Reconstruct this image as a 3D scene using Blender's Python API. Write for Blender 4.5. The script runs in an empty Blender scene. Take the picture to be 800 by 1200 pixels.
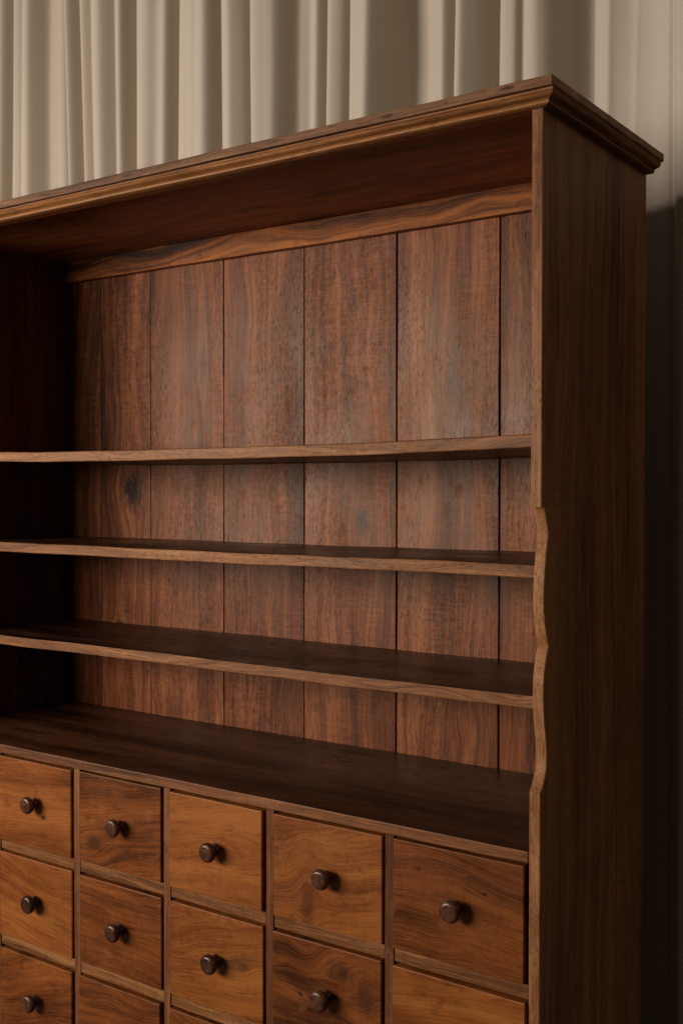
import bpy, bmesh, math, random
from mathutils import Matrix, Vector, noise

# ------------------------------------------------------------------ scene, camera, light
S = bpy.context.scene
COL = S.collection
random.seed(7)

cam_data = bpy.data.cameras.new("camera")
cam = bpy.data.objects.new("camera", cam_data)
COL.objects.link(cam)
S.camera = cam
CAM = Vector((0.6033, -1.2895, 0.4559))
YAW, PITCH, ROLL, FPX = 0.6142, -0.0183, 0.0011, 1312.48     # focal length in pixels of the 800 x 1200 photograph
r0 = Vector((math.cos(YAW), math.sin(YAW), 0)); f0 = Vector((-math.sin(YAW), math.cos(YAW), 0)); u0 = Vector((0, 0, 1))
fw = f0 * math.cos(PITCH) + u0 * math.sin(PITCH)
up = u0 * math.cos(PITCH) - f0 * math.sin(PITCH)
rt = r0 * math.cos(ROLL) + up * math.sin(ROLL)
up = up * math.cos(ROLL) - r0 * math.sin(ROLL)
m = Matrix((rt, up, -fw)).transposed().to_4x4()
m.translation = CAM
cam.matrix_world = m
cam_data.sensor_fit = 'VERTICAL'
cam_data.sensor_height = 36.0
cam_data.lens = FPX / 1200 * 36.0
cam_data.clip_start = 0.05
cam_data.clip_end = 60
cam_data.dof.use_dof = True
cam_data.dof.focus_distance = 1.65
cam_data.dof.aperture_fstop = 9.0

W = bpy.data.worlds.new("World")
S.world = W
W.use_nodes = True
bg = W.node_tree.nodes["Background"]
bg.inputs["Color"].default_value = (1.0, 0.84, 0.68, 1)
bg.inputs["Strength"].default_value = 0.055

# the wide, low window that lights the front of the dresser from the left
key = bpy.data.lights.new("window_light", 'AREA')
key.shape = 'RECTANGLE'; key.size = 2.1; key.size_y = 0.8
key.energy = 130
key.color = (1.0, 0.91, 0.83)
key_o = bpy.data.objects.new("window_light", key)
COL.objects.link(key_o)
key_o.location = (-2.36, -2.5, 0.74)
key_o.rotation_euler = (Vector((-0.6, 0.3, 0.55)) - key_o.location).to_track_quat('-Z', 'Y').to_euler()

# added faint fill lamp, high at far right, lifts side panel and curtain
fill = bpy.data.lights.new("fill_light", 'AREA')
fill.shape = 'RECTANGLE'; fill.size = 1.2; fill.size_y = 1.2
fill.energy = 7.5
fill.color = (1.0, 0.80, 0.58)
fill_o = bpy.data.objects.new("fill_light", fill)
COL.objects.link(fill_o)
fill_o.location = (2.7, -0.25, 2.0)
fill_o.rotation_euler = (Vector((0.0, 0.3, 0.5)) - fill_o.location).to_track_quat('-Z', 'Y').to_euler()

S.view_settings.view_transform = 'Standard'
S.view_settings.look = 'None'
S.view_settings.exposure = 0.0
S.view_settings.gamma = 1.0
S.cycles.max_bounces = 8
S.cycles.diffuse_bounces = 5

# ------------------------------------------------------------------ node helpers
class NT:
    def __init__(s, name):
        s.mat = bpy.data.materials.new(name); s.mat.use_nodes = True
        s.t = s.mat.node_tree; s.n = s.t.nodes; s.l = s.t.links
        s.bsdf = s.n["Principled BSDF"]
    def put(s, inp, v):
        if isinstance(v, bpy.types.NodeSocket): s.l.new(v, inp)
        elif isinstance(v, (tuple, list)) and len(v) == 3 and inp.type == 'RGBA': inp.default_value = (*v, 1)
        else: inp.default_value = v
    def m(s, op, a, b=None, c=None, clamp=False):
        n = s.n.new('ShaderNodeMath'); n.operation = op; n.use_clamp = clamp
        for i, v in enumerate((a, b, c)):
            if v is not None: s.put(n.inputs[i], v)
        return n.outputs[0]
    def xyz(s, x, y, z):
        n = s.n.new('ShaderNodeCombineXYZ')
        for i, v in enumerate((x, y, z)): s.put(n.inputs[i], v)
        return n.outputs[0]
    def sep(s, v):
        n = s.n.new('ShaderNodeSeparateXYZ'); s.put(n.inputs[0], v); return n.outputs
    def attr(s, name):
        n = s.n.new('ShaderNodeAttribute'); n.attribute_name = name; return n
    def noise(s, vec, detail=2.0, rough=0.5, dist=0.0, scale=1.0):
        n = s.n.new('ShaderNodeTexNoise'); s.put(n.inputs['Vector'], vec)
        n.inputs['Scale'].default_value = scale; n.inputs['Detail'].default_value = detail
        n.inputs['Roughness'].default_value = rough; n.inputs['Distortion'].default_value = dist
        return n.outputs['Fac']
    def ss(s, v, lo, hi, a=0.0, b=1.0):
        n = s.n.new('ShaderNodeMapRange'); n.interpolation_type = 'SMOOTHSTEP'
        s.put(n.inputs[0], v)
        for i, x in enumerate((lo, hi, a, b)): s.put(n.inputs[i + 1], x)
        return n.outputs[0]
    def mix(s, f, a, b, blend='MIX'):
        n = s.n.new('ShaderNodeMix'); n.data_type = 'RGBA'; n.blend_type = blend
        s.put(n.inputs[0], f); s.put(n.inputs[6], a); s.put(n.inputs[7], b)
        return n.outputs[2]
    def ramp(s, f, stops):
        n = s.n.new('ShaderNodeValToRGB'); s.put(n.inputs[0], f)
        e = n.color_ramp.elements
        while len(e) < len(stops): e.new(0.5)
        for el, (p, c) in zip(e, stops): el.position = p; el.color = (*c, 1)
        return n.outputs[0]

def wood(name, dark, mid, light, figure=1.0, bands=16.0, rings=46.0, swirl=2.0, chatter=0.25, pores=0.5,
         rough=0.42, knots=(), plane='zx', streak=(0.022, 0.007, 0.0035), streak_amt=0.6, spec=0.22, bump=0.25, wear=0.0, tone=0.14, fibre=1.1, sheen=0.25, blot=0.6):
    """oiled old hardwood; texture space 'wc' = metres along / across / through the grain, offset per board"""
    N = NT(name)
    u, v, w = N.sep(N.attr('wc').outputs['Vector'])[:]
    kd = None
    if knots:
        tc = N.n.new('ShaderNodeTexCoord')
        o = N.sep(tc.outputs['Object'])
        ou, ov = {'zx': (o[2], o[0]), 'xz': (o[0], o[2]), 'zy': (o[2], o[1])}[plane]
        for (ku, kv, su, sv, amt) in knots:
            du = N.m('SUBTRACT', ou, ku); dv = N.m('SUBTRACT', ov, kv)
            d2 = N.m('ADD', N.m('POWER', N.m('DIVIDE', N.m('ABSOLUTE', du), su * 2.2), 2.0),
                     N.m('POWER', N.m('DIVIDE', N.m('ABSOLUTE', dv), sv * 2.2), 2.0))
            g = N.m('EXPONENT', N.m('MULTIPLY', d2, -1.0))
            v = N.m('SUBTRACT', v, N.m('MULTIPLY', N.m('MULTIPLY', dv, g), 0.9))
            wob = N.noise(N.xyz(N.m('MULTIPLY', ou, 60.0), N.m('MULTIPLY', ov, 90.0), 0.0), 3, 0.6)
            dd = N.m('ADD', N.m('SQRT', N.m('MULTIPLY', d2, 4.84)), N.m('MULTIPLY', N.m('SUBTRACT', wob, 0.5), 1.6))
            k = N.m('MULTIPLY', N.ss(dd, 0.35, 1.5, 1.0, 0.0), amt)
            kd = k if kd is None else N.m('MAXIMUM', kd, k)
    # slow wander of the grain
    wa = N.noise(N.xyz(N.m('MULTIPLY', u, 2.2), N.m('MULTIPLY', v, 5.0), N.m('MULTIPLY', w, 5.0)), 2, 0.5)
    wb = N.noise(N.xyz(N.m('MULTIPLY', u, 9.0), N.m('MULTIPLY', v, 14.0), N.m('MULTIPLY', w, 14.0)), 2, 0.5)
    off = N.m('ADD', N.m('MULTIPLY', N.m('SUBTRACT', wa, 0.5), 0.055 * swirl),
              N.m('MULTIPLY', N.m('SUBTRACT', wb, 0.5), 0.008 * swirl))
    v2 = N.m('ADD', v, off)
    # broad dark / light bands, growth lines, fibres, pores, blotches
    band = N.noise(N.xyz(N.m('MULTIPLY', u, 0.9), N.m('MULTIPLY', v2, bands), N.m('MULTIPLY', w, bands)), 4, 0.62, 0.3)
    ring = N.noise(N.xyz(N.m('MULTIPLY', u, 1.3), N.m('MULTIPLY', v2, rings * 2.2), N.m('MULTIPLY', w, rings)), 3, 0.6, 0.2)
    fib = N.noise(N.xyz(N.m('MULTIPLY', u, 16.0), N.m('MULTIPLY', v2, 620.0), N.m('MULTIPLY', w, 620.0)), 2, 0.6)
    por = N.noise(N.xyz(N.m('MULTIPLY', u, 70.0), N.m('MULTIPLY', v2, 900.0), N.m('MULTIPLY', w, 900.0)), 1, 0.5)
    cht = N.noise(N.xyz(N.m('MULTIPLY', u, 190.0), N.m('MULTIPLY', v, 34.0), N.m('MULTIPLY', w, 34.0)), 2, 0.55, 0.6)
    blo = N.noise(N.xyz(N.m('MULTIPLY', u, 4.0), N.m('MULTIPLY', v, 9.0), N.m('MULTIPLY', w, 9.0)), 4, 0.6)
    sv_ = N.noise(N.xyz(N.m('MULTIPLY', u, 1.6), N.m('ADD', N.m('MULTIPLY', v2, 30.0), 7.3), N.m('MULTIPLY', w, 30.0)), 3, 0.55, 0.4)
    t = N.m('ADD', N.m('MULTIPLY', N.m('SUBTRACT', band, 0.5), 1.5 * figure), 0.5)
    t = N.m('ADD', t, N.m('MULTIPLY', N.m('SUBTRACT', ring, 0.5), 0.85 * figure))
    t = N.m('ADD', t, N.m('MULTIPLY', N.m('SUBTRACT', blo, 0.5), blot))
    t = N.m('ADD', t, N.m('MULTIPLY', N.m('SUBTRACT', fib, 0.5), fibre))
    t = N.m('ADD', t, N.m('MULTIPLY', N.m('MULTIPLY', N.m('SUBTRACT', cht, 0.5), N.ss(blo, 0.42, 0.62)), chatter * 1.3))
    t = N.m('ADD', t, N.m('MULTIPLY', N.attr('tone').outputs['Fac'], tone))
    c = N.ramp(t, [(0.10, dark), (0.5, mid), (0.92, light)])
    # black mineral streaks
    sk = N.m('MULTIPLY', N.ss(sv_, 0.60, 0.74), streak_amt)
    c = N.mix(sk, c, streak)
    pm = N.m('MULTIPLY', N.m('MULTIPLY', N.ss(por, 0.60, 0.72), N.ss(wa, 0.30, 0.62)), pores)
    c = N.mix(pm, c, tuple(x * 0.3 for x in dark))
    if kd is not None: c = N.mix(kd, c, (0.012, 0.006, 0.004))
    # scattered small nicks and pin knots
    vo = N.n.new('ShaderNodeTexVoronoi'); vo.inputs['Scale'].default_value = 1.0
    N.put(vo.inputs['Vector'], N.xyz(N.m('MULTIPLY', u, 7.0), N.m('MULTIPLY', v, 11.0), N.m('MULTIPLY', w, 11.0)))
    nick = N.m('MULTIPLY', N.ss(vo.outputs['Distance'], 0.015, 0.05, 1.0, 0.0), 0.8)
    c = N.mix(nick, c, (0.01, 0.006, 0.004))
    if wear > 0:        # handled, rubbed arrises
        bv = N.n.new('ShaderNodeBevel'); bv.samples = 6; bv.inputs['Radius'].default_value = 0.0025
        ge = N.n.new('ShaderNodeNewGeometry')
        dt = N.n.new('ShaderNodeVectorMath'); dt.operation = 'DOT_PRODUCT'
        N.l.new(bv.outputs[0], dt.inputs[0]); N.l.new(ge.outputs['True Normal'], dt.inputs[1])
        e = N.ss(dt.outputs['Value'], 0.80, 0.97, 1.0, 0.0)
        e = N.m('MULTIPLY', N.m('MULTIPLY', e, N.ss(blo, 0.35, 0.62)), wear)
        c = N.mix(e, c, tuple(min(1, x * 1.25) for x in light))
    N.put(N.bsdf.inputs['Base Color'], c)
    r = N.m('ADD', rough, N.m('MULTIPLY', N.m('SUBTRACT', blo, 0.5), sheen))
    r = N.m('ADD', r, N.m('MULTIPLY', N.m('SUBTRACT', fib, 0.5), 0.2))
    scf = N.noise(N.xyz(N.m('MULTIPLY', u, 26.0), N.m('MULTIPLY', v, 44.0), N.m('MULTIPLY', w, 44.0)), 6, 0.68, 0.5)   # uneven polish and scuffs
    scm = N.ss(scf, 0.56, 0.68)
    r = N.m('ADD', r, N.m('MULTIPLY', scm, 0.14))
    c = N.mix(N.m('MULTIPLY', scm, 0.22), c, light)
    c = N.mix(N.m('MULTIPLY', N.ss(scf, 0.44, 0.34), 0.35), c, dark)
    N.put(N.bsdf.inputs['Base Color'], c)
    N.put(N.bsdf.inputs['Roughness'], r)
    N.put(N.bsdf.inputs['Specular IOR Level'], spec)
    N.put(N.bsdf.inputs['Specular Tint'], (1.0, 0.80, 0.62))     # amber wax
    h = N.m('ADD', N.m('MULTIPLY', fib, 0.5), N.m('MULTIPLY', pm, -0.8))
    h = N.m('ADD', h, N.m('MULTIPLY', N.m('MULTIPLY', cht, N.ss(blo, 0.42, 0.62)), 0.9 * chatter))
    h = N.m('ADD', h, N.m('MULTIPLY', nick, -1.0))
    b = N.n.new('ShaderNodeBump'); b.inputs['Strength'].default_value = bump; b.inputs['Distance'].default_value = 0.0008
    N.put(b.inputs['Height'], h)
    N.l.new(b.outputs[0], N.bsdf.inputs['Normal'])
    return N.mat

M = {}
M['back'] = wood('back_planks_wood', (0.036, 0.0082, 0.0024), (0.126, 0.0335, 0.0100), (0.245, 0.083, 0.031),
                 swirl=1.5, bands=15, chatter=0.6, rough=0.42, spec=0.22, figure=1.25, tone=0.10, streak=(0.026, 0.0068, 0.0024), streak_amt=0.35, pores=0.8, sheen=0.5, fibre=1.25, bump=0.7,
                 knots=[(0.458, -1.091, 0.036, 0.030, 1.0), (0.404, -0.514, 0.022, 0.012, 1.0), (0.645, -0.334, 0.036, 0.008, 0.7),
                        (0.80, -0.533, 0.013, 0.004, 0.8), (0.648, -0.535, 0.016, 0.004, 0.5), (0.70, -0.895, 0.04, 0.008, 0.7),
                        (0.18, -1.13, 0.006, 0.012, 0.6), (0.47, -0.50, 0.018, 0.004, 0.5)], plane='zx')
M['rail'] = wood('top_rail_wood', (0.016, 0.004, 0.0014), (0.125, 0.034, 0.008), (0.29, 0.094, 0.023), swirl=2.2, bands=22, figure=1.6, fibre=0.7, tone=0.0,
                 rough=0.48, spec=0.15, knots=[(0.935, -0.87, 0.014, 0.007, 0.8), (0.93, -0.22, 0.010, 0.006, 0.8)], plane='xz')
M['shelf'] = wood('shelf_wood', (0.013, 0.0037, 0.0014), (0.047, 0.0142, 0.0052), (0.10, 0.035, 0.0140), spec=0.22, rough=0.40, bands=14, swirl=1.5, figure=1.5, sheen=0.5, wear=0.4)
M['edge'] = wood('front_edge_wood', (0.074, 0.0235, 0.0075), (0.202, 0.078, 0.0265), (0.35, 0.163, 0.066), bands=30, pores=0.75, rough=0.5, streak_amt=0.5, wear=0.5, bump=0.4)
M['side'] = wood('side_panel_wood', (0.030, 0.0095, 0.0035), (0.098, 0.0345, 0.0120), (0.175, 0.07, 0.026), spec=0.25, rough=0.5, bands=12, swirl=1.2, streak_amt=0.7, figure=1.4, knots=[(0.75, 0.150, 0.02, 0.004, 0.5), (0.949, 0.341, 0.010, 0.0012, 0.9)], plane='zy')
M['inner'] = wood('inner_board_wood', (0.05, 0.012, 0.004), (0.19, 0.055, 0.016), (0.32, 0.105, 0.034), rough=0.5, bands=10, swirl=1.4)
M['crown'] = wood('cornice_wood', (0.046, 0.015, 0.0045), (0.172, 0.063, 0.0165), (0.33, 0.138, 0.042), spec=0.3, rough=0.42, bands=34, swirl=0.8, wear=0.5)
M['slab'] = wood('top_board_wood', (0.045, 0.019, 0.009), (0.145, 0.064, 0.028), (0.26, 0.13, 0.062), spec=0.25, rough=0.55, bands=30, swirl=0.8, pores=0.7, wear=0.5, plane='xz',
                 knots=[(-0.033, 0.9555, 0.010, 0.0022, 0.9), (-0.213, 0.9553, 0.011, 0.0022, 0.8), (-0.405, 0.956, 0.010, 0.002, 0.6), (-0.701, 0.9555, 0.013, 0.0022, 0.75)])
M['drawer'] = wood('drawer_front_wood', (0.040, 0.0095, 0.0022), (0.168, 0.0455, 0.0082), (0.29, 0.097, 0.019), rough=0.42, bands=13, rings=34,
                   swirl=1.9, figure=0.72, chatter=0.2, spec=0.2, tone=0.20, fibre=0.75, blot=1.1, sheen=0.4, wear=0.35, bump=0.2,
                   knots=[(-0.938, -0.112, 0.008, 0.004, 0.9), (-0.811, -0.135, 0.02, 0.012, 0.55), (-0.364, -0.141, 0.012, 0.03, 0.45),
                          (-0.177, -0.052, 0.005, 0.003, 0.8), (-0.076, -0.066, 0.004, 0.002, 0.9), (-0.304, -0.226, 0.02, 0.014, 0.5),
                          (-0.26, -0.25, 0.014, 0.02, 0.5), (-0.485, -0.262, 0.010, 0.006, 0.5)], plane='xz')
M['divider'] = wood('divider_wood', (0.044, 0.0135, 0.005), (0.130, 0.045, 0.0155), (0.24, 0.10, 0.038), rough=0.5, bands=30, swirl=0.8, pores=0.6, wear=0.4)
M['drail'] = wood('drawer_rail_wood', (0.050, 0.016, 0.005), (0.148, 0.055, 0.0165), (0.29, 0.13, 0.045), rough=0.5, bands=30, swirl=1.0, pores=0.6, wear=0.4)
M['knob'] = wood('knob_wood', (0.018, 0.0062, 0.003), (0.052, 0.019, 0.009), (0.10, 0.040, 0.019), rough=0.29, bands=60, rings=120, swirl=0.6, streak_amt=0.3, spec=0.35, bump=0.15, sheen=0.35)

def cloth():
    N = NT('beige_curtain_cloth')
    u, v, w = N.sep(N.attr('wc').outputs['Vector'])[:]
    wx = N.m('SINE', N.m('MULTIPLY', u, 2 * math.pi / 0.0016))
    wz = N.m('SINE', N.m('MULTIPLY', v, 2 * math.pi / 0.0016))
    sl = N.noise(N.xyz(N.m('MULTIPLY', u, 22.0), N.m('MULTIPLY', v, 700.0), 0.0), 2, 0.6)
    sl2 = N.noise(N.xyz(N.m('MULTIPLY', u, 700.0), N.m('MULTIPLY', v, 14.0), 3.0), 2, 0.6)
    big = N.noise(N.xyz(N.m('MULTIPLY', u, 2.5), N.m('MULTIPLY', v, 1.2), 0.0), 3, 0.5)
    t = N.m('ADD', N.m('MULTIPLY', sl, 0.45), N.m('ADD', N.m('MULTIPLY', sl2, 0.35), N.m('MULTIPLY', big, 0.3)))
    c = N.ramp(t, [(0.30, (0.415, 0.346, 0.272)), (0.55, (0.48, 0.402, 0.315)), (0.8, (0.515, 0.438, 0.352))])
    N.put(N.bsdf.inputs['Base Color'], c)
    N.put(N.bsdf.inputs['Roughness'], 0.9)
    N.put(N.bsdf.inputs['Specular IOR Level'], 0.15)
    N.put(N.bsdf.inputs['Sheen Weight'], 0.12)
    N.put(N.bsdf.inputs['Sheen Roughness'], 0.5)
    h = N.m('ADD', N.m('MULTIPLY', N.m('ADD', wx, wz), 0.12), N.m('ADD', sl, sl2))
    b = N.n.new('ShaderNodeBump'); b.inputs['Strength'].default_value = 0.25; b.inputs['Distance'].default_value = 0.0008
    N.put(b.inputs['Height'], h); N.l.new(b.outputs[0], N.bsdf.inputs['Normal'])
    return N.mat
M['cloth'] = cloth()

# ------------------------------------------------------------------ mesh helpers
def rseed(): return (random.uniform(-20, 20), random.uniform(-20, 20), random.uniform(-20, 20))

class MB:
    """collects boards, then links them as ONE mesh object with a per-board grain coordinate"""
    def __init__(s): s.v = []; s.f = []; s.wc = []; s.mi = []; s.sm = []; s.tone = []
    def add(s, vs, fs, wcs, mi=0, smooth=False, tone=None):
        b = len(s.v); s.v += vs; s.wc += wcs; s.tone += [random.uniform(-1, 1) if tone is None else tone] * len(vs)
        for f in fs: s.f.append([b + i for i in f]); s.mi.append(mi); s.sm.append(smooth)
    def prism(s, axis, secs, ts, seed=None, wob=0.0, tilt=0.0):
        """secs: one section per station (lists of (a, b)); ts: stations along the grain"""
        seed = seed or rseed(); n = len(secs[0]); vs = []; wcs = []
        ph = [random.uniform(0, 6.28) for _ in range(4)]
        for sec, t in zip(secs, ts):
            da = wob * (math.sin(t * 9 + ph[0]) + 0.6 * math.sin(t * 23 + ph[1]))
            db = wob * (math.sin(t * 8 + ph[2]) + 0.6 * math.sin(t * 27 + ph[3]))
            for a, b in sec:
                a2, b2 = a + da, b + db
                vs.append({'X': (t, a2, b2), 'Y': (a2, t, b2), 'Z': (a2, b2, t)}[axis])
                uu, bb = t * math.cos(tilt) + b * math.sin(tilt), b * math.cos(tilt) - t * math.sin(tilt)
                if axis == 'Z': uu, bb = t * math.cos(tilt) + a * math.sin(tilt), b; aa = a * math.cos(tilt) - t * math.sin(tilt)
                else: aa = a
                wcs.append((uu + seed[0], (bb if axis == 'X' else aa) + seed[1], (aa if axis == 'X' else b) + seed[2]))
        fs = [list(range(n))[::-1], [(len(ts) - 1) * n + i for i in range(n)]]
        for k in range(len(ts) - 1):
            for i in range(n):
                j = (i + 1) % n
                fs.append([k * n + i, k * n + j, (k + 1) * n + j, (k + 1) * n + i])
        s.add(vs, fs, wcs)
    def board(s, axis, a0, a1, b0, b1, t0, t1, bev=0.0012, n=14, wob=0.0, seed=None, tilt=0.0, bow=None):
        def rect(ins, r, t):
            pts = []
            for cx, cy, sx, sy in ((a0 + ins + r, b0 + ins + r, -1, -1), (a1 - ins - r, b0 + ins + r, 1, -1),
                                   (a1 - ins - r, b1 - ins - r, 1, 1), (a0 + ins + r, b1 - ins - r, -1, 1)):
                base = math.atan2(sy, sx)
                for k in (-1, 0, 1):
                    an = base + k * math.pi / 4
                    pts.append((cx + r * math.cos(an), cy + r * math.sin(an) + (bow(t) if bow else 0)))
            return pts
        ts = [t0, t0 + bev] + [t0 + (t1 - t0) * k / n for k in range(1, n)] + [t1 - bev, t1]
        secs = [rect(bev if k in (0, len(ts) - 1) else 0, bev if 0 < k < len(ts) - 1 else bev * 0.3, t) for k, t in enumerate(ts)]
        s.prism(axis, secs, ts, seed, wob, tilt)
    def build(s, name, mats, parent=None, edge=None, smooth_angle=None):
        me = bpy.data.meshes.new(name)
        me.from_pydata(s.v, [], s.f); me.update()
        bm = bmesh.new(); bm.from_mesh(me)
        bmesh.ops.recalc_face_normals(bm, faces=bm.faces)
        bm.to_mesh(me); bm.free()
        at = me.attributes.new('wc', 'FLOAT_VECTOR', 'POINT')
        at.data.foreach_set('vector', [c for w in s.wc for c in w])
        at = me.attributes.new('tone', 'FLOAT', 'POINT'); at.data.foreach_set('value', s.tone)
        mats = mats if isinstance(mats, (list, tuple)) else [mats]
        for mt in mats: me.materials.append(mt)
        for p, sm in zip(me.polygons, s.sm):
            p.use_smooth = True
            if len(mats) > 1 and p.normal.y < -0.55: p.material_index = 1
        if not any(s.sm): me.set_sharp_from_angle(angle=math.radians(smooth_angle or 9))
        o = bpy.data.objects.new(name, me); COL.objects.link(o)
        if parent: o.parent = parent
        return o

# ------------------------------------------------------------------ the dresser: measures (m); x=0 outer right side, y=0 front, z=0 worktop
PT, P, H = 0.0155, 0.21, 0.1728
D, DB = 0.3602, 0.3598
XL = -1.292                        # inner face of the left side
XLO = XL - PT
XR = -PT
ZT = 0.9492                        # underside of the top board
FLOOR = -0.975
NROW = 5

root = bpy.data.objects.new('apothecary_dresser', None)
COL.objects.link(root)
root['label'] = 'antique dark hardwood dresser with open shelves above rows of small knobbed drawers'
root['category'] = 'dresser'

# side panels with the shaped front edge (y = set-back of the edge at each height)
PROF = [(0.4367, 0.0), (0.4366, 0.0062), (0.4300, 0.0090), (0.4165, 0.0127), (0.4080, 0.0150), (0.4010, 0.0158), (0.3945, 0.0148), (0.3820, 0.0120),
        (0.3660, 0.0095), (0.3495, 0.0080), (0.3330, 0.0068), (0.3173, 0.0065), (0.3010, 0.0076), (0.2850, 0.0102), (0.2720, 0.0134), (0.2612, 0.0172),
        (0.2590, 0.0182), (0.2565, 0.0165), (0.2515, 0.0142), (0.2450, 0.0122), (0.2375, 0.0104), (0.2256, 0.0080), (0.2128, 0.0066), (0.1985, 0.0062),
        (0.1823, 0.0070), (0.1660, 0.0086), (0.1500, 0.0110), (0.1338, 0.0136), (0.1230, 0.0147), (0.1120, 0.0146), (0.1035, 0.0134), (0.0957, 0.0106),
        (0.0880, 0.0074), (0.0826, 0.0042), (0.0784, 0.0016), (0.0772, 0.0010), (0.0770, 0.0)]
_p = []
for i in range(1, len(PROF) - 2):
    a, b, c, d = PROF[max(i - 1, 1)], PROF[i], PROF[i + 1], PROF[min(i + 2, len(PROF) - 2)]
    for k in range(3):
        t = k / 3
        q = []
        for e in (0, 1):
            m1, m2 = (c[e] - a[e]) / 2, (d[e] - b[e]) / 2
            q.append((2*t**3 - 3*t**2 + 1)*b[e] + (t**3 - 2*t**2 + t)*m1 + (-2*t**3 + 3*t**2)*c[e] + (t**3 - t**2)*m2)
        _p.append((q[0], q[1] * 1.3))
PROF = [PROF[0]] + _p + PROF[-2:]
def side_panel(x0, x1):
    mb = MB()
    zs = [ZT - 0.0004, 0.90, 0.80, 0.70, 0.60, 0.50]
    front = [(0.0008 * math.sin(z * 31), z) for z in zs] + [(y, z) for z, y in PROF] + [(0.0, z) for z in (0.05, -0.1, -0.3, -0.6, FLOOR)]
    SEAM = 0.2545
    bv = 0.0012
    for part in (0, 1):
        if part == 0: poly = front + [(SEAM, FLOOR), (SEAM, ZT - 0.0004)]
        else: poly = [(SEAM + 0.0011, ZT - 0.0004), (SEAM + 0.0011, FLOOR), (D, FLOOR), (D, ZT - 0.0004)]
        n = len(poly)
        sd = rseed()
        vs = []; wcs = []
        def inset(k):
            y, z = poly[k]
            return (y + bv if part == 0 and k < len(front) else y, z)
        rings = [(x0, [inset(k) for k in range(n)]), (x0 + bv, poly), (x1 - bv, poly), (x1, [inset(k) for k in range(n)])]
        for x, pl in rings:
            for y, z in pl:
                vs.append((x, y, z)); wcs.append((z + sd[0], y + sd[1], x + sd[2]))
        fs = [list(range(n)), [3 * n + i for i in range(n)][::-1]]
        for r in range(3):
            for i in range(n):
                j = (i + 1) % n
                fs.append([r * n + i, r * n + j, (r + 1) * n + j, (r + 1) * n + i])
        mb.add(vs, fs, wcs, tone=(0.8, 0.3)[part])
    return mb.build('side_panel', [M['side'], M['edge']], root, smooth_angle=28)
side_panel(XR, 0.0)
side_panel(XLO, XL)

# back of vertical planks (one part) with a backing lath so that the gaps read dark
mb = MB()
SEAMS = [XL - 0.002, -1.1838, -1.0371, -0.8397, -0.6439, -0.4426, -0.2438, XR + 0.002]
GAP = [0, 0.0011, 0.0016, 0.0018, 0.0024, 0.0030, 0.0030, 0]
for i in range(7):
    yo = random.uniform(-0.0006, 0.0006)
    mb.board('Z', SEAMS[i] + GAP[i] / 2, SEAMS[i + 1] - GAP[i + 1] / 2, DB + yo, DB + 0.012, FLOOR + 0.05, ZT - 0.0008,
             bev=0.0009, n=24, wob=0.00025, tilt=random.uniform(-0.02, 0.02))
mb.board('Z', XL - 0.002, XR + 0.002, DB + 0.0125, DB + 0.018, FLOOR + 0.06, ZT - 0.002, n=2)
mb.build('back_panel', M['back'], root)

# rail under the top, in front of the planks
mb = MB(); mb.board('X', 0.3435, DB - 0.0008, 0.9034, 0.9470, XL + 0.0006, XR - 0.0006, bev=0.0015, n=30, wob=0.0004, tilt=0.012)
mb.build('top_rail', M['rail'], root)
# front rail behind the cornice
mb = MB(); mb.board('X', 0.0005, 0.016, 0.9335, ZT - 0.0008, XL + 0.0006, XR - 0.0006, n=20)
mb.build('front_rail', M['inner'], root)

# lining under the top board
mb = MB(); mb.board('X', 0.0163, DB - 0.0006, 0.9476, ZT - 0.0004, XL + 0.0006, XR - 0.0006, bev=0.0004, n=20, wob=0.0)
mb.build('ceiling_board', M['inner'], root)
# top board
mb = MB(); mb.board('X', -0.0297, D + 0.004, ZT, 0.9617, XLO - 0.0262, 0.0262, bev=0.0016, n=40, wob=0.0005, tilt=0.004)
top = mb.build('top_board', M['slab'], root)
# nail heads in the edge of the top board
def nail(px, py, pz, axis):
    vs, wcs = [], []
    for d, rr in ((-0.0003, 0.0022), (0.0004, 0.0018), (0.0004, 0.0)):
        for k in range(8):
            a = k * math.pi / 4
            q = (rr * math.cos(a), rr * math.sin(a))
            p = (px + q[0], py - d, pz + q[1]) if axis == 'y' else (px + d, py + q[0], pz + q[1])
            vs.append(p); wcs.append(p)
    fs = [[r * 8 + i, r * 8 + (i + 1) % 8, (r + 1) * 8 + (i + 1) % 8, (r + 1) * 8 + i] for r in (0, 1) for i in range(8)]
    nb = MB(); nb.add(vs, fs, wcs); nb.build('nail_head', M['knob'], top)
for yy in (0.012, 0.05, 0.21, 0.325): nail(0.0262, yy, 0.9555, 'x')

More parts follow.
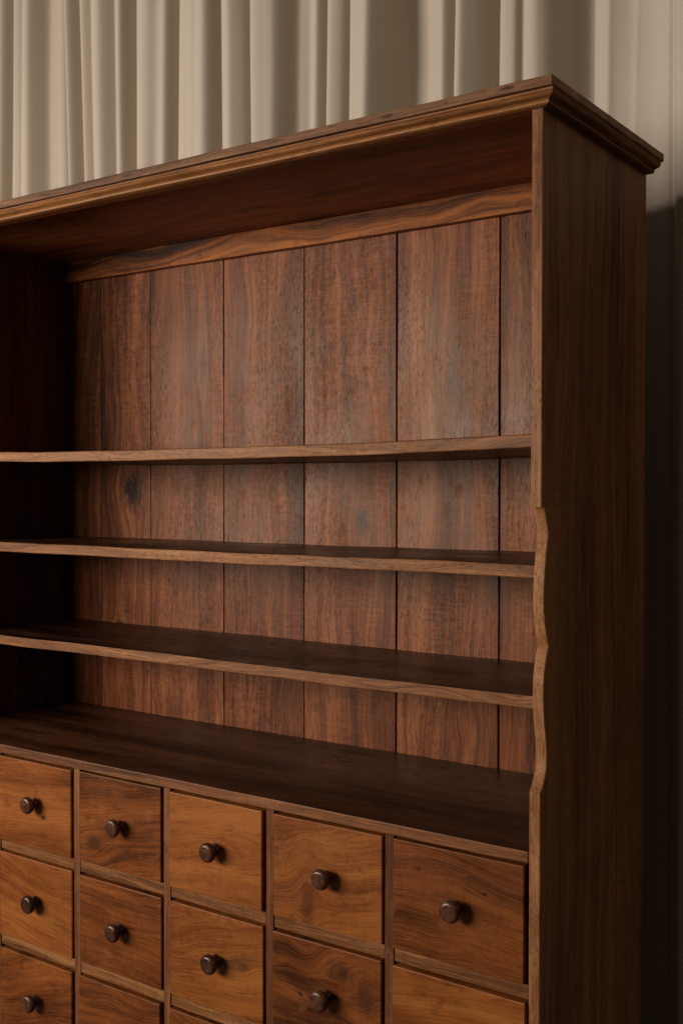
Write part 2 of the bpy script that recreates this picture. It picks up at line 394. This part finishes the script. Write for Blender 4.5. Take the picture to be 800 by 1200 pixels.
# moulded cornice, mitred at the front corners
SEC = [(0.0005, ZT - 0.0006), (0.0228, ZT - 0.0006), (0.0228, 0.9466), (0.0216, 0.9450), (0.0222, 0.9440), (0.0215, 0.9424), (0.0196, 0.9408), (0.0172, 0.9400),
       (0.0150, 0.9394), (0.0134, 0.9384), (0.0126, 0.9372), (0.0130, 0.9362), (0.0128, 0.9350), (0.0116, 0.9340), (0.0096, 0.9333), (0.0005, 0.9331)]
mb = MB()
def path(a, b, o):     # corner points of the offset outline
    return {0: (XLO - o, D), 1: (XLO - o, -o), 2: (o, -o), 3: (o, D)}[a], {0: (XLO - o, D), 1: (XLO - o, -o), 2: (o, -o), 3: (o, D)}[b]
for a, b, n in ((0, 1, 8), (1, 2, 40), (2, 3, 12)):
    sd = rseed(); vs = []; wcs = []
    ph = random.uniform(0, 6)
    for k in range(n + 1):
        t = k / n
        wv = 0.0003 * math.sin(t * 17 + ph) if 0 < k < n else 0
        for o, z in SEC:
            A, B = path(a, b, o + (wv if o > 0.01 else 0))
            x, y = A[0] + (B[0] - A[0]) * t, A[1] + (B[1] - A[1]) * t
            vs.append((x, y, z + wv * 0.5 if o > 0.01 and z < 0.945 else z))
            g = x if (a, b) == (1, 2) else y
            wcs.append((g + sd[0], z * 1.3 + sd[1], o * 1.3 + sd[2]))
    q = len(SEC)
    fs = [list(range(q)), [n * q + i for i in range(q)]] + [[k * q + i, k * q + (i + 1) % q, (k + 1) * q + (i + 1) % q, (k + 1) * q + i] for k in range(n) for i in range(q)]
    mb.add(vs, fs, wcs)
mb.build('cornice', M['crown'], root, smooth_angle=28)

# three shelves, each set a little further back than the one above; the top one sags
def shelf(yf, z, t, sag):
    mb = MB()
    bow = (lambda x: -sag * (1 - ((x + 0.653) / 0.638) ** 2)) if sag else None
    mb.board('X', yf, DB - 0.0012, z - t, z, XL + 0.0005, XR - 0.0005, bev=0.0018, n=56, wob=0.0006, bow=bow)
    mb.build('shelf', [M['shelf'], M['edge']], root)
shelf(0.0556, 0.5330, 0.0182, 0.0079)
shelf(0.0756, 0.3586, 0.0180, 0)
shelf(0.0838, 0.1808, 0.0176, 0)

# worktop over the drawers
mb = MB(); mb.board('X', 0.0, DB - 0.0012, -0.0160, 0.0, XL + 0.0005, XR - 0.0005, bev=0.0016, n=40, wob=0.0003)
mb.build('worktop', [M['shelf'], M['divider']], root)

# drawer grid: dividers run through, rails sit between them
DV, RT = 0.0145, 0.0190
cen = [XR - (5 - k) * P for k in range(0, 5)]                 # -1.0655 ... -0.2255
for x in cen:
    mb = MB(); mb.board('Z', x - DV / 2, x + DV / 2, 0.0008, 0.05, FLOOR + 0.07, -0.0163, bev=0.0010, n=30, wob=0.0004)
    mb.build('divider', M['divider'], root)
left_edges = [XL] + [x + DV / 2 for x in cen]
right_edges = [x - DV / 2 for x in cen] + [XR]
KNOB = [(0.0100, 0.0), (0.0095, 0.002), (0.0080, 0.0045), (0.0076, 0.0075), (0.0086, 0.0105), (0.0118, 0.0130), (0.0146, 0.0160), (0.0156, 0.0190), (0.0154, 0.0215),
        (0.0145, 0.0238), (0.0128, 0.0256), (0.0108, 0.0266), (0.0092, 0.0269), (0.0080, 0.0266), (0.0070, 0.0266), (0.0058, 0.0269), (0.0030, 0.0272), (0.0, 0.0273)]
def knob(parent, x, y, z):
    mb = MB(); sd = rseed(); vs = []; wcs = []; n = 32
    sx = random.uniform(0.96, 1.03); tx, tz = random.uniform(-0.04, 0.04), random.uniform(-0.04, 0.04)
    for r, d in KNOB:
        for k in range(n):
            a = 2 * math.pi * k / n
            p = (r * sx * math.cos(a) + tx * d, -d * 0.87, r * sx * math.sin(a) + tz * d)
            vs.append((x + p[0], y + p[1], z + p[2])); wcs.append((p[1] * 0.6 + sd[0], p[0] + sd[1], p[2] + sd[2]))
    q = len(KNOB)
    fs = [[k * n + i, k * n + (i + 1) % n, (k + 1) * n + (i + 1) % n, (k + 1) * n + i] for k in range(q - 1) for i in range(n)]
    fs.append(list(range(n)))
    mb.add(vs, fs, wcs, smooth=True)
    return mb.build('knob', M['knob'], parent)
for j in range(NROW):
    zt = -0.0160 - j * H if j == 0 else -0.1708 - (j - 1) * H - RT     # underside of the rail above
    zr = -0.1708 - j * H                                                # top of the rail below
    for c in range(6):
        x0, x1 = left_edges[c], right_edges[c]
        mb = MB(); mb.board('X', 0.0016 + random.uniform(-0.0004, 0.0008), 0.045, zr - RT, zr, x0 + 0.0003, x1 - 0.0003, bev=0.0010, n=8, wob=0.0004, tilt=random.uniform(-0.05, 0.05))
        mb.build('drawer_rail', M['drail'], root)
        yo = random.uniform(-0.0045, -0.0015); gr = random.uniform(0.0018, 0.0050); gt = random.uniform(0.0022, 0.0050)
        mb = MB()
        mb.board('X', yo, 0.018, zr + 0.0006, zt - gt, x0 + 0.0014, x1 - gr, bev=0.0013, n=10, wob=0.0003, tilt=random.uniform(-0.22, 0.22))
        mb.board('X', 0.0185, 0.30, zr + 0.0010, zt - gt - 0.012, x0 + 0.004, x1 - 0.006, n=2)       # the box behind the front
        dr = mb.build('drawer', M['drawer'], root)
        xc = (x0 + x1) / 2 + random.uniform(-0.002, 0.002)
        knob(dr, XR - P * (5 - c) - P / 2 + 0.0018 if c else xc, yo, -0.0924 - j * H + random.uniform(-0.0015, 0.0015))
mb = MB(); mb.board('X', 0.004, 0.024, FLOOR, FLOOR + 0.0688, XL + 0.0005, XR - 0.0005, n=20)
mb.build('plinth', M['divider'], root)

# ------------------------------------------------------------------ the curtain: plan of the folds (x, set-back), measured at z = 1.35
CK = [(a * 1e-4, b * 1e-4) for a, b in [(-20636, -48), (-20614, -48), (-20584, -47), (-20551, -46), (-20516, -43), (-20481, -40), (-20447, -36), (-20412, -31), (-20377, -24), (-20343, -17), (-20309, -8), (-20276, 1), (-20242, 12), (-20210, 24), (-20178, 38), (-20148, 55), (-20120, 75), (-20094, 98), (-20071, 123), (-20048, 150), (-20027, 177), (-20006, 204), (-19985, 225), (-19963, 237), (-19938, 236), (-19911, 224), (-19883, 206), (-19855, 185), (-19827, 165), (-19799, 144), (-19771, 123), (-19743, 102), (-19714, 82), (-19686, 61), (-19658, 40), (-19629, 20), (-19600, 1), (-19570, -15), (-19538, -27), (-19505, -35), (-19470, -41), (-19436, -45), (-19401, -49), (-19366, -51), (-19331, -52), (-19296, -52), (-19261, -51), (-19226, -49), (-19192, -45), (-19157, -40), (-19123, -34), (-19088, -26), (-19055, -17), (-19021, -6), (-18989, 6), (-18957, 21), (-18927, 38), (-18899, 58), (-18873, 81), (-18848, 105), (-18824, 130), (-18801, 155), (-18778, 177), (-18755, 191), (-18730, 193), (-18704, 184), (-18677, 167), (-18649, 146), (-18621, 125), (-18593, 104), (-18565, 85), (-18535, 70), (-18503, 59), (-18470, 54), (-18436, 54), (-18403, 59), (-18372, 70), (-18345, 87), (-18321, 110), (-18300, 137), (-18281, 166), (-18263, 196), (-18246, 227), (-18229, 256), (-18212, 282), (-18193, 299), (-18171, 303), (-18147, 295), (-18120, 278), (-18093, 257), (-18066, 236), (-18038, 214), (-18011, 192), (-17983, 171), (-17956, 149), (-17929, 127), (-17901, 105), (-17874, 84), (-17846, 63), (-17817, 46), (-17786, 34), (-17754, 28), (-17720, 28), (-17686, 31), (-17652, 37), (-17619, 47), (-17587, 60), (-17558, 76), (-17530, 92), (-17503, 102), (-17476, 101), (-17449, 91), (-17422, 73), (-17394, 52), (-17367, 30), (-17340, 9), (-17312, -11), (-17282, -28), (-17251, -40), (-17218, -48), (-17184, -52), (-17149, -54), (-17114, -54), (-17080, -52), (-17046, -47), (-17014, -38), (-16984, -24), (-16956, -5), (-16929, 17), (-16903, 40), (-16877, 64), (-16851, 88), (-16825, 111), (-16799, 135), (-16773, 157), (-16745, 175), (-16715, 189), (-16682, 197), (-16648, 202), (-16614, 206), (-16579, 210), (-16544, 214), (-16510, 219), (-16475, 224), (-16440, 229), (-16406, 234), (-16371, 240), (-16337, 247), (-16305, 257), (-16275, 271), (-16250, 291), (-16230, 317), (-16213, 347), (-16199, 377), (-16184, 403), (-16167, 419), (-16147, 421), (-16124, 410), (-16099, 392), (-16073, 370), (-16046, 347), (-16020, 324), (-15993, 301), (-15967, 278), (-15940, 255), (-15914, 232), (-15888, 209), (-15861, 186), (-15835, 163), (-15808, 140), (-15782, 117), (-15755, 94), (-15729, 71), (-15702, 50), (-15675, 33), (-15647, 24), (-15619, 26), (-15589, 38), (-15561, 56), (-15534, 77), (-15509, 101), (-15486, 127), (-15464, 154), (-15443, 180), (-15422, 202), (-15400, 214), (-15377, 213), (-15352, 201), (-15326, 181), (-15300, 158), (-15274, 135), (-15248, 112), (-15221, 89), (-15195, 66), (-15168, 46), (-15140, 31), (-15110, 24), (-15079, 26), (-15047, 35), (-15015, 48), (-14985, 65), (-14956, 84), (-14929, 104), (-14903, 121), (-14878, 131), (-14853, 128), (-14828, 114), (-14802, 94), (-14776, 71), (-14750, 48), (-14724, 25), (-14697, 3), (-14669, -16), (-14639, -30), (-14607, -39), (-14573, -44), (-14538, -46), (-14503, -47), (-14469, -47), (-14434, -44), (-14400, -40), (-14367, -31), (-14337, -17), (-14308, 2), (-14281, 23), (-14254, 45), (-14228, 68), (-14201, 91), (-14176, 114), (-14150, 133), (-14125, 144), (-14100, 143), (-14074, 131), (-14049, 112), (-14023, 90), (-13996, 69), (-13967, 51), (-13936, 37), (-13903, 27), (-13869, 19), (-13835, 11), (-13801, 5), (-13768, 2), (-13736, 5), (-13707, 15), (-13682, 33), (-13658, 57), (-13635, 83), (-13613, 110), (-13592, 138), (-13570, 166), (-13550, 194), (-13529, 222), (-13509, 248), (-13488, 268), (-13466, 277), (-13443, 271), (-13419, 255), (-13394, 233), (-13369, 209), (-13344, 184), (-13319, 159), (-13294, 135), (-13269, 110), (-13244, 86), (-13219, 61), (-13194, 37), (-13169, 13), (-13143, -10), (-13115, -28), (-13084, -42), (-13052, -52), (-13018, -58), (-12983, -62), (-12948, -65), (-12913, -66), (-12878, -67), (-12844, -65), (-12809, -62), (-12775, -56), (-12742, -47), (-12709, -35), (-12677, -23), (-12644, -12), (-12611, -5), (-12577, -1), (-12542, 0), (-12507, 1), (-12472, 2), (-12437, 4), (-12404, 9), (-12374, 19), (-12346, 36), (-12322, 59), (-12300, 85), (-12279, 113), (-12259, 141), (-12239, 170), (-12219, 198), (-12200, 224), (-12180, 242), (-12158, 249), (-12136, 241), (-12113, 223), (-12089, 200), (-12065, 175), (-12041, 149), (-12016, 124), (-11992, 99), (-11968, 73), (-11943, 49), (-11918, 26), (-11890, 7), (-11860, -7), (-11827, -16), (-11793, -23), (-11759, -29), (-11724, -34), (-11689, -39), (-11654, -43), (-11619, -46), (-11585, -49), (-11550, -51), (-11515, -53), (-11480, -54), (-11445, -55), (-11410, -55), (-11375, -55), (-11340, -54), (-11305, -55), (-11270, -58), (-11235, -62), (-11200, -66), (-11166, -69), (-11131, -71), (-11096, -71), (-11061, -70), (-11027, -67), (-10994, -59), (-10963, -46), (-10935, -27), (-10910, -4), (-10888, 22), (-10868, 50), (-10850, 80), (-10833, 110), (-10817, 139), (-10799, 160), (-10781, 170), (-10760, 164), (-10738, 147), (-10715, 123), (-10692, 97), (-10669, 72), (-10644, 48), (-10617, 27), (-10588, 11), (-10556, -1), (-10523, -10), (-10488, -17), (-10454, -23), (-10419, -27), (-10385, -29), (-10350, -28), (-10316, -24), (-10282, -17), (-10248, -7), (-10216, 5), (-10184, 19), (-10153, 35), (-10122, 53), (-10094, 72), (-10067, 93), (-10042, 118), (-10021, 145), (-10003, 173), (-9986, 199), (-9969, 218), (-9951, 223), (-9931, 214), (-9909, 194), (-9887, 169), (-9865, 142), (-9842, 116), (-9820, 89), (-9797, 63), (-9773, 39), (-9747, 20), (-9717, 8), (-9685, 1), (-9651, -1), (-9616, -1), (-9581, 1), (-9546, 3), (-9511, 7), (-9477, 11), (-9442, 17), (-9408, 24), (-9373, 31), (-9339, 40), (-9306, 50), (-9273, 61), (-9240, 73), (-9210, 89), (-9181, 108), (-9154, 129), (-9129, 153), (-9105, 179), (-9082, 205), (-9060, 232), (-9038, 260), (-9017, 287), (-8995, 312), (-8970, 332), (-8941, 343), (-8909, 347), (-8876, 345), (-8842, 342), (-8807, 341), (-8773, 343), (-8738, 345), (-8703, 348), (-8669, 348), (-8635, 344), (-8601, 338), (-8568, 330), (-8535, 325), (-8503, 326), (-8473, 335), (-8446, 353), (-8420, 375), (-8397, 401), (-8375, 428), (-8356, 456), (-8337, 486), (-8320, 517), (-8304, 547), (-8287, 576), (-8270, 601), (-8253, 616), (-8234, 617), (-8214, 603), (-8194, 581), (-8173, 554), (-8153, 526), (-8132, 498), (-8111, 469), (-8091, 441), (-8070, 413), (-8049, 384), (-8029, 356), (-8008, 328), (-7987, 299), (-7967, 271), (-7946, 243), (-7925, 214), (-7905, 186), (-7884, 158), (-7863, 130), (-7842, 102), (-7821, 76), (-7797, 54), (-7771, 39), (-7740, 33), (-7708, 34), (-7674, 38), (-7639, 45), (-7605, 53), (-7572, 62), (-7538, 73), (-7506, 85), (-7475, 99), (-7447, 117), (-7423, 139), (-7403, 165), (-7387, 191), (-7372, 211), (-7355, 217), (-7337, 208), (-7318, 188), (-7298, 161), (-7278, 133), (-7257, 105), (-7235, 79), (-7211, 58), (-7182, 41), (-7150, 29), (-7117, 20), (-7083, 12), (-7049, 5), (-7014, -1), (-6980, -7), (-6945, -12), (-6910, -17), (-6876, -21), (-6841, -24), (-6806, -26), (-6771, -27), (-6737, -25), (-6705, -17), (-6675, -3), (-6647, 16), (-6620, 38), (-6594, 61), (-6569, 85), (-6544, 110), (-6520, 136), (-6498, 162), (-6475, 189), (-6453, 216), (-6432, 244), (-6410, 272), (-6389, 300), (-6368, 328), (-6348, 356), (-6327, 385), (-6307, 413), (-6287, 442), (-6267, 471), (-6247, 500), (-6227, 528), (-6206, 553), (-6183, 571), (-6155, 580), (-6125, 581), (-6092, 576), (-6058, 568), (-6024, 559), (-5991, 550), (-5957, 541), (-5923, 531), (-5890, 521), (-5856, 510), (-5823, 499), (-5790, 488), (-5757, 477), (-5724, 465), (-5691, 453), (-5658, 441), (-5625, 428), (-5593, 415), (-5560, 402), (-5528, 388), (-5496, 374), (-5463, 361), (-5431, 347), (-5399, 336), (-5365, 328), (-5331, 324), (-5298, 323), (-5265, 328), (-5234, 340), (-5205, 357), (-5178, 378), (-5152, 401), (-5128, 426), (-5105, 452), (-5084, 480), (-5064, 507), (-5045, 529), (-5026, 541), (-5008, 539), (-4990, 523), (-4973, 497), (-4955, 468), (-4938, 438), (-4921, 408), (-4903, 377), (-4886, 347), (-4869, 316), (-4851, 286), (-4834, 255), (-4817, 225), (-4800, 194), (-4782, 164), (-4764, 135), (-4744, 107), (-4721, 84), (-4693, 67), (-4662, 56), (-4629, 49), (-4596, 49), (-4564, 55), (-4532, 67), (-4500, 81), (-4469, 97), (-4438, 114), (-4407, 131), (-4377, 148), (-4347, 166), (-4317, 185), (-4288, 204), (-4261, 226), (-4236, 250), (-4213, 275), (-4191, 303), (-4169, 330), (-4149, 359), (-4129, 388), (-4110, 417), (-4091, 447), (-4073, 476), (-4055, 504), (-4038, 526), (-4021, 535), (-4004, 529), (-3988, 509), (-3972, 482), (-3956, 452), (-3940, 421), (-3924, 390), (-3908, 359), (-3892, 327), (-3876, 296), (-3859, 265), (-3843, 234), (-3827, 203), (-3811, 172), (-3795, 140), (-3779, 109), (-3763, 78), (-3746, 48), (-3727, 21), (-3705, -2), (-3678, -18), (-3647, -28), (-3613, -34), (-3579, -38), (-3544, -40), (-3509, -41), (-3474, -41), (-3440, -38), (-3407, -32), (-3376, -20), (-3350, -2), (-3326, 20), (-3305, 41), (-3285, 53), (-3265, 53), (-3243, 43), (-3217, 29), (-3187, 17), (-3154, 8), (-3120, 1), (-3086, -4), (-3051, -8), (-3016, -9), (-2982, -7), (-2948, -1), (-2916, 10), (-2884, 24), (-2853, 40), (-2823, 58), (-2795, 78), (-2767, 99), (-2741, 123), (-2716, 147), (-2692, 172), (-2667, 197), (-2643, 222), (-2619, 248), (-2595, 273), (-2571, 299), (-2547, 324), (-2523, 349), (-2497, 373), (-2470, 395), (-2441, 414), (-2411, 431), (-2380, 446), (-2348, 458), (-2316, 465), (-2285, 464), (-2255, 455), (-2226, 439), (-2197, 419), (-2169, 398), (-2141, 377), (-2113, 357), (-2085, 337), (-2055, 320), (-2023, 306), (-1991, 294), (-1957, 284), (-1924, 275), (-1890, 266), (-1856, 256), (-1822, 247), (-1789, 238), (-1756, 231), (-1724, 228), (-1694, 233), (-1667, 247), (-1640, 267), (-1614, 289), (-1587, 311), (-1560, 334), (-1533, 356), (-1506, 378), (-1478, 400), (-1451, 422), (-1424, 444), (-1396, 466), (-1369, 487), (-1341, 509), (-1313, 529), (-1284, 549), (-1254, 566), (-1223, 581), (-1190, 592), (-1157, 599), (-1123, 602), (-1089, 601), (-1055, 596), (-1020, 588), (-987, 580), (-953, 570), (-920, 559), (-888, 546), (-858, 529), (-829, 510), (-801, 489), (-774, 467), (-747, 444), (-720, 422), (-693, 400), (-666, 377), (-639, 356), (-611, 338), (-584, 326), (-558, 323), (-536, 329), (-519, 336), (-504, 334), (-492, 318), (-480, 291), (-469, 260), (-458, 227), (-446, 194), (-435, 161), (-424, 128), (-413, 94), (-401, 61), (-390, 28), (-379, -5), (-368, -38), (-356, -72), (-345, -104), (-332, -136), (-317, -164), (-296, -187), (-269, -202), (-238, -212), (-204, -219), (-170, -224), (-135, -228), (-100, -232), (-65, -234), (-31, -236), (4, -236), (38, -233), (71, -225), (102, -211), (132, -194), (161, -175), (189, -154), (216, -132), (242, -109), (267, -85), (291, -61), (311, -39), (326, -23)]]
left = []; x = CK[0][0]
while x > -4.2:
    wdt = random.uniform(0.05, 0.13)
    left = [(x - wdt, 0.0), (x - wdt * 0.55, 0.012), (x - wdt * 0.35, random.uniform(0.03, 0.055))] + left
    x -= wdt
right = []; x = CK[-1][0] + 0.03
while x < 1.6:
    wdt = random.uniform(0.06, 0.15)
    right += [(x + wdt * 0.3, 0.0), (x + wdt * 0.65, 0.012), (x + wdt * 0.85, random.uniform(0.03, 0.055))]
    x += wdt
def catmull(ps, sub):
    out = []
    for i in range(len(ps) - 1):
        p0, p1, p2, p3 = ps[max(i - 1, 0)], ps[i], ps[i + 1], ps[min(i + 2, len(ps) - 1)]
        for k in range(sub):
            t = k / sub
            pt = []
            for c in range(2):
                m1, m2 = (p2[c] - p0[c]) * 0.5, (p3[c] - p1[c]) * 0.5
                pt.append((2 * t**3 - 3 * t**2 + 1) * p1[c] + (t**3 - 2 * t**2 + t) * m1 + (-2 * t**3 + 3 * t**2) * p2[c] + (t**3 - t**2) * m2)
            out.append(tuple(pt))
    return out + [ps[-1]]
plan = catmull(left + CK[:1], 7)[:-1] + CK + catmull(CK[-1:] + right, 7)[1:]
CY, Z0, Z1, NZ = 0.60, FLOOR + 0.005, 2.35, 46
arc = [0.0]
for a, b in zip(plan, plan[1:]): arc.append(arc[-1] + math.hypot(b[0] - a[0], b[1] - a[1]))
vs, wcs, fs = [], [], []
for k in range(NZ + 1):
    z = Z0 + (Z1 - Z0) * k / NZ
    dz = z - 1.35
    for (x, d), s_ in zip(plan, arc):
        n1 = noise.noise(Vector((x * 5.0, z * 0.9, 3.1)))
        n2 = noise.noise(Vector((x * 11.0, z * 0.5, 9.7)))
        n3 = noise.noise(Vector((x * 24.0, z * 1.6, 1.7)))
        xx = x + dz * 0.05 * noise.noise(Vector((x * 6.0, 0.4, 5.5)))
        dd = d * (2.1 - 1.3 * min(1, max(0, (x + 0.22) / 0.10))) * (1 + 0.25 * n2 * min(1, abs(dz) * 2 + 0.25)) + 0.008 * n1 + 0.0055 * n3 + 0.0028 * noise.noise(Vector((x * 48.0, z * 0.7, 6.6)))
        vs.append((xx, CY + dd, z)); wcs.append((s_, z, 0.0))
q = len(plan)
for k in range(NZ):
    for i in range(q - 1): fs.append([k * q + i, k * q + i + 1, (k + 1) * q + i + 1, (k + 1) * q + i])
mb = MB(); mb.add(vs, fs, wcs, smooth=True)
curtain = mb.build('curtain', M['cloth'])
sol = curtain.modifiers.new('thickness', 'SOLIDIFY'); sol.thickness = 0.0012; sol.offset = 1
curtain['label'] = 'floor length beige cloth curtain hanging in irregular folds behind the dresser'
curtain['category'] = 'curtain'

# ------------------------------------------------------------------ floor under the dresser
N = NT('floor_boards')
tc = N.n.new('ShaderNodeTexCoord')
fx, fy, fz = N.sep(tc.outputs['Object'])[:]
nf = N.noise(N.xyz(N.m('MULTIPLY', fx, 1.5), N.m('MULTIPLY', fy, 40.0), 0.0), 4, 0.6)
N.put(N.bsdf.inputs['Base Color'], N.ramp(nf, [(0.3, (0.05, 0.035, 0.025)), (0.7, (0.12, 0.085, 0.06))]))
N.put(N.bsdf.inputs['Roughness'], 0.6)
mb = MB()
mb.add([(-4.5, -4, FLOOR), (3, -4, FLOOR), (3, 1.2, FLOOR), (-4.5, 1.2, FLOOR)], [[0, 1, 2, 3]], [(0, 0, 0)] * 4)
fl = mb.build('floor', N.mat)
fl['kind'] = 'structure'
